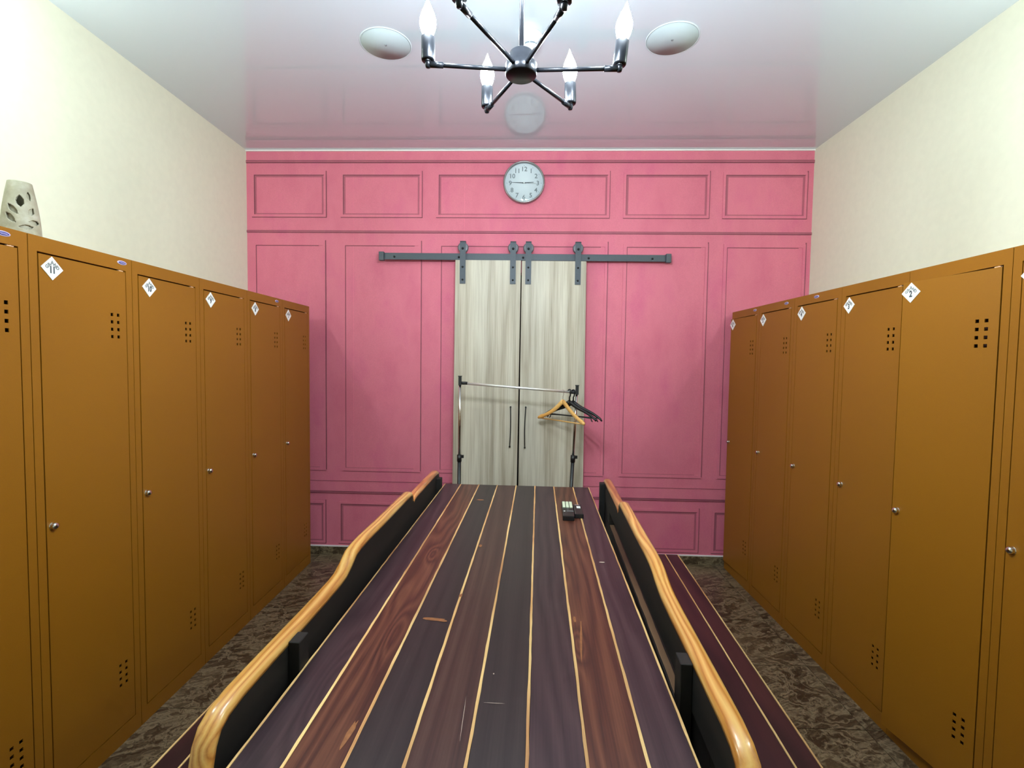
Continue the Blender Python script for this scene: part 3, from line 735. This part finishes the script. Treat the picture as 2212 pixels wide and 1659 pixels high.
# ------------------------------------------------------------------ benches
def bench(sgn, loc, rotz, label, prof, edge_mat):
    """local y = distance from near end (0) to far end; local x*sgn = outwards; inner face of the back at x=0"""
    t = thing('bench', label, 'bench', loc, rotz, 'dark plank benches along the table')
    X = lambda x: sgn*x
    def bx(bm, a, b, y0, y1, z0, z1): return box(bm, min(X(a), X(b)), max(X(a), X(b)), y0, y1, z0, z1)
    TH = 0.040
    # profile helper
    pts = prof
    def top(y):
        for (ya, za), (yb, zb) in zip(pts, pts[1:]):
            if ya <= y <= yb: return za+(zb-za)*(y-ya)/(yb-ya)
        return pts[-1][1]
    capd = 0.013
    notch = 1.385
    bm = BM(); A = []
    ys = sorted(set([p[0] for p in pts]))
    def inset(i):
        y, z = pts[i]
        if y > 0.16: return y, z-capd
        ya, za = pts[max(0, i-1)]; yb, zb = pts[min(len(pts)-1, i+1)]
        tn = Vector((yb-ya, zb-za)).normalized(); k = capd+.001
        return y+tn.y*k, z-tn.x*k
    for i in range(len(pts)):
        y, z = inset(i); z = max(z, .7455)
        A.append([bm.verts.new((X(a), y, zz)) for a, zz in ((0, 0.745), (TH, 0.745), (TH, z), (0, z))])
    for P, Q in zip(A, A[1:]):
        for i in range(4): bm.faces.new((P[i], P[(i+1)%4], Q[(i+1)%4], Q[i]))
    bm.faces.new(A[0]); bm.faces.new(A[-1][::-1])
    obj('backrest_board', bm, W_BACK, t)
    # rounded varnished top edge in two lengths, meeting at the notch
    def cap(sub, mat):
        bm = BM(); rings = []
        sec = [(-.0005,-capd-.006),(0.0,-.012),(.003,-.005),(.009,-.001),(.020,0),(.031,-.001),(.037,-.005),(.040,-.012),(.0405,-capd-.006)]
        n = len(sub)
        for i, (y, z) in enumerate(sub):
            ya, za = sub[max(0, i-1)]; yb, zb = sub[min(n-1, i+1)]
            tn = Vector((yb-ya, zb-za)).normalized(); nr = Vector((-tn.y, tn.x))
            rings.append([bm.verts.new((X(a), y+nr.x*h, z+nr.y*h)) for a, h in sec])
        for P, Q in zip(rings, rings[1:]):
            for i in range(len(sec)):
                f = bm.faces.new((P[i], P[(i+1)%len(sec)], Q[(i+1)%len(sec)], Q[i])); f.smooth = i < len(sec)-1
        bm.faces.new(rings[0]); bm.faces.new(rings[-1][::-1])
        return obj('top_edge', bm, mat, t)
    cut = [i for i, p in enumerate(pts) if abs(p[0]-notch) < 1e-6][0]
    cap(pts[:cut+1], W_CAP)['label'] = 'pale varnished wavy top edge, near length'
    cap(pts[cut:], W_CAPO)['label'] = 'orange-brown varnished top edge, far length'
    Lb = pts[-1][0]
    bm = BM(); bx(bm, 0.004, 0.036, 0.05, Lb-.003, 0.58, 0.668); obj('lower_board', bm, W_BACK, t)
    bm = BM(); x0, x1 = sorted((X(0.008), X(0.028))); ragged(bm, x0, x1, 0.05, Lb-.04, 0.668, 0.6695, 0.001, 40); obj('lower_board_edge', bm, edge_mat, t)
    for ya, yb in ((0.17, 0.32), (1.70, Lb-.003)):
        bm = BM(); bx(bm, 0.005, 0.035, ya, yb, 0.671, 0.7445); obj('filler_block', bm, W_BACK, t)
    for yc, zt in ((0.30, 0.848), (1.885, 0.838)):
        bm = BM(); bx(bm, -0.026, 0.0, yc-.022, yc+.022, 0.40, zt); bevel(bm, .0015, 1); p_ = obj('back_post', bm, W_BACK, t)
    # seat
    xs = [0.060, 0.145, 0.232, 0.338, 0.406]
    for i in range(4):
        bm = BM(); x0, x1 = xs[i]+.003, xs[i+1]-.003
        bx(bm, x0, x1, 0.0, Lb-.045, 0.42, 0.45); bevel(bm, .0012, 1); obj('seat_plank', bm, W_SEAT, t)
    for i in range(5):
        bm = BM(); c = X(xs[i]); w_ = 0.0026; ragged(bm, c-w_, c+w_, 0.0, Lb-.045, 0.43, 0.4505, .0005, 40); obj('edge_strip', bm, W_STRIP, t)
    for yc in (0.25, Lb-.30):
        bm = BM(); bx(bm, 0.0, 0.38, yc-.03, yc+.03, 0.355, 0.419); obj('cross_beam', bm, W_BACK, t)
        for xa in (0.0, 0.33):
            bm = BM(); bx(bm, xa, xa+.05, yc-.03, yc+.03, 0.0, 0.355); bevel(bm, .003, 1); obj('leg', bm, W_BACK, t)
    return t
def bprof(far, hi, lo, endz):
    # y measured from the near end at world y 0.745
    P = [(0.0, 0.752), (0.001, lo-.115), (0.004, lo-.080), (0.014, lo-.046), (0.032, lo-.020), (0.062, lo-.006), (0.11, lo), (0.22, lo+.001), (0.35, lo), (0.48, lo), (0.57, lo+.002), (0.61, lo+.006), (0.65, lo+(hi-lo)*.45), (0.69, hi-.006), (0.73, hi-.001), (0.80, hi+.002),
         (0.95, hi), (1.10, hi), (1.25, hi), (1.345, hi-.001), (1.365, hi-.005), (1.378, hi-.016), (1.385, far-.012), (1.405, far-.004), (1.44, far), (1.60, far), (1.85, far), (1.92, far-.002), (1.945, far-.012), (1.955, far-.035)]
    return P
Rp = bprof(0.855, 0.892, 0.862, .8); Lp = bprof(0.873, 0.905, 0.858, .8)
aRb, aLb = math.atan(0.0456), math.atan(0.030)
bench(1, (0.444-.0456*(2.66-.745), 0.745, 0), -aRb, 'dark bench right of the table, seat towards the right lockers', Rp, W_STRIPD)
bench(-1, (-0.478-.030*(2.66-.785), 0.785, 0), -aLb, 'dark bench left of the table, seat towards the left lockers', Lp, W_BACK)

# ------------------------------------------------------------------ remotes on the table
ra = -math.radians(2.5)
r1 = thing('remote_control', 'black remote control with three pale green keys, lying left on the table', 'remote control', (0.2115, 2.262, TZ+.0008), ra)
bm = BM(); box(bm, -.026, .026, -.105, .105, 0, .026)
for v in bm.verts:
    if v.co.z > .01 and v.co.y < 0: v.co.z = .022
bevel(bm, .003, 2); obj('body', bm, M_BLACKP, r1)
for i in range(3):
    bm = BM(); x = -.0165+i*.0165; vs = box(bm, x-.0068, x+.0068, .010, .100, .0235, .0285)
    bevel(bm, .002, 2); obj('key', bm, M_KEY, r1)
bm = BM(); lathe(bm, [(0,.0255),(.0045,.025),(.005,.022)], 14, mat=Matrix.Translation((-.0165,-.038,-.001))); obj('dot_button', bm, M_WHITE, r1)
bm = BM()
for i in range(6): box(bm, -.006+i*.0055, -.0025+i*.0055, -.043, -.032, .0225, .0244)
obj('label_strip', bm, plain('faded_grey_print', (130,132,134), 0.6), r1)
bm = BM(); box(bm, -.004, .004, -.016, -.008, .0235, .0252); obj('small_button', bm, plain('grey_button', (110,112,114), 0.5), r1)
r2 = thing('remote_control', 'smaller black remote control with one white square button, lying right on the table', 'remote control', (0.2610, 2.268, TZ+.0008), ra)
bm = BM(); box(bm, -.0205, .0205, -.075, .078, 0, .020); bevel(bm, .003, 2); obj('body', bm, M_BLACKP, r2)
bm = BM(); box(bm, -.006, .012, .014, .044, .0195, .0215); bevel(bm, .0006, 1); obj('key', bm, M_WHITE, r2)
bm = BM(); box(bm, -.013, .010, .064, .070, .0195, .0208); obj('indicator_strip', bm, plain('rosy_indicator', (196,170,176), 0.4), r2)

# ------------------------------------------------------------------ clothes rack with hangers
RYK = 3.30
rk = thing('clothes_rack', 'slim chrome and black clothes rack in front of the sliding doors', 'clothes rack', (0, RYK, 0))
for (xt, zt, xb, zc, d_) in ((-0.437, 1.386, -0.438, 0.835, 1), (0.356, 1.335, 0.330, 0.845, 1)):
    tx = lambda z: xb + (xt-xb)*(z-0.66)/(zt-.66)
    bm = BM(); cyl(bm, (tx(0.05),0,0.05), (tx(zc),0,zc), 0.0125, 16); obj('lower_post', bm, M_BLACKP, rk)
    bm = BM(); cyl(bm, (tx(zc),0,zc), (tx(zt-.045),0,zt-.045), 0.0085, 16); obj('upper_post', bm, M_CHROME, rk)
    bm = BM(); cyl(bm, (tx(zc-.035),0,zc-.035), (tx(zc+.012),0,zc+.012), 0.0160, 18); box(bm, tx(zc)+.008, tx(zc)+.030, -.007, .007, zc-.010, zc+.010); obj('height_clamp', bm, M_BLACKP, rk)
    bm = BM(); box(bm, xt-.010, xt+.010, -.012, .012, zt-.064, zt); box(bm, xt-.013, xt+.013, -.013, .013, zt-.004, zt+.001); sx = 1 if xt < 0 else -1
    cyl(bm, (xt, 0, zt-.049), (xt+sx*.050, 0, zt-.049), 0.0105, 16); obj('corner_fitting', bm, M_BLACKP, rk)
    bm = BM(); cyl(bm, (tx(0.06), -.22, .045), (tx(0.06), .22, .045), 0.0125, 14); obj('foot_bar', bm, M_BLACKP, rk)
    for yy in (-.20, .20):
        bm = BM(); cyl(bm, (tx(.05)-.008, yy, .019), (tx(.05)+.008, yy, .019), 0.019, 20); cyl(bm, (tx(.05), yy, .019), (tx(.05), yy, .040), 0.005, 8); obj('castor', bm, M_BOLT, rk)
bm = BM(); cyl(bm, (-0.43, 0, 0.13), (0.325, 0, 0.13), 0.009, 14); obj('lower_rail', bm, M_BLACKP, rk)
bx0, bz0, bx1, bz1 = -0.437, 1.337, 0.356, 1.286
bm = BM(); cyl(bm, (bx0+.02,0,bz0), (bx1-.02,0,bz1), 0.0085, 20); obj('hanging_bar', bm, M_BAR, rk)
barz = lambda x: bz0+(bz1-bz0)*(x-bx0)/(bx1-bx0)
def hook_pts(r, h):
    """hook over a bar of radius ~.0085 centred at z=0,x=0; stem down to -h"""
    pts = [(r*math.cos(a), 0, r*math.sin(a)) for a in [math.radians(d) for d in range(200, -61, -20)]]
    pts += [(0.006, 0, -r-.012), (0, 0, -r-.020), (0, 0, -h)]
    return pts
def wood_hanger(x, rot, label):
    t = thing('clothes_hanger', label, 'hanger', (x, RYK, barz(x)), rot, 'hangers on the clothes rack')
    h = 0.058
    bm = BM(); sweep(bm, [(p[0], p[1], p[2]-.0008) for p in hook_pts(.0112, h)], (0.0016, 0.0016), 8, up=Vector((0,1,0))); obj('hook', bm, M_CHROME, t)
    for s in (-1, 1):
        bm = BM(); P, Rr = [], []
        for i in range(15):
            u = i/14; xx = u*0.215
            zz = -h-.004-.010-(0.128*(u**0.92)) - 0.012*math.sin(PI*min(1,u*1.0))*(1 if u>.25 else u/.25) + .004
            P.append((s*xx, -0.022*u*u, zz)); hh = 0.016*(1-u)+0.011*u + (0.003 if .82 < u < .97 else 0); Rr.append((0.0085+.003*u, hh))
        P.append((s*.222, -.024, P[-1][2]-.006)); Rr.append((0.006, 0.006))
        sweep(bm, P, Rr, 12); obj('arm', bm, W_HANG, t)
    bm = BM(); cyl(bm, (-.200, -.018, -.200), (.200, -.018, -.200), 0.0045, 10); obj('trouser_bar', bm, W_HANG, t)
def black_hanger(x, rot, label):
    t = thing('clothes_hanger', label, 'hanger', (x, RYK, barz(x)), rot, 'hangers on the clothes rack')
    h = 0.064
    bm = BM(); sweep(bm, [(p[0], p[1], p[2]-.0005) for p in hook_pts(.0150, h)], (0.0050, 0.0045), 8, up=Vector((0,1,0))); obj('hook', bm, M_BLACKP, t)
    for s in (-1, 1):
        bm = BM(); P, Rr = [], []
        for i in range(15):
            u = i/14; P.append((s*u*0.205, 0, -h-.004-0.098*u-0.004*math.sin(2*PI*u))); Rr.append((0.0085, 0.0135*(1-u)+0.0075*u))
        P.append((s*.216, 0, P[-1][2]-.014)); Rr.append((0.0045, 0.0045))
        sweep(bm, P, Rr, 10)
        sweep(bm, [(s*.178, 0, -h-.09), (s*.180, 0, -h-.112), (s*.188, 0, -h-.122)], (0.004, 0.004), 8)
        obj('arm', bm, M_BLACKP, t)
    bm = BM(); sweep(bm, [(-.178,0,-h-.100), (-.12,0,-h-.098), (.12,0,-h-.098), (.178,0,-h-.100)], (0.0055, 0.0045), 8); obj('trouser_bar', bm, M_BLACKP, t)
wood_hanger(0.262, math.radians(-50), 'golden wooden clothes hanger with trouser bar on the rack')
black_hanger(0.306, math.radians(-42), 'black plastic clothes hanger, the one nearer the wooden hanger')
black_hanger(0.332, math.radians(-36), 'black plastic clothes hanger, outermost beside the right rack post')
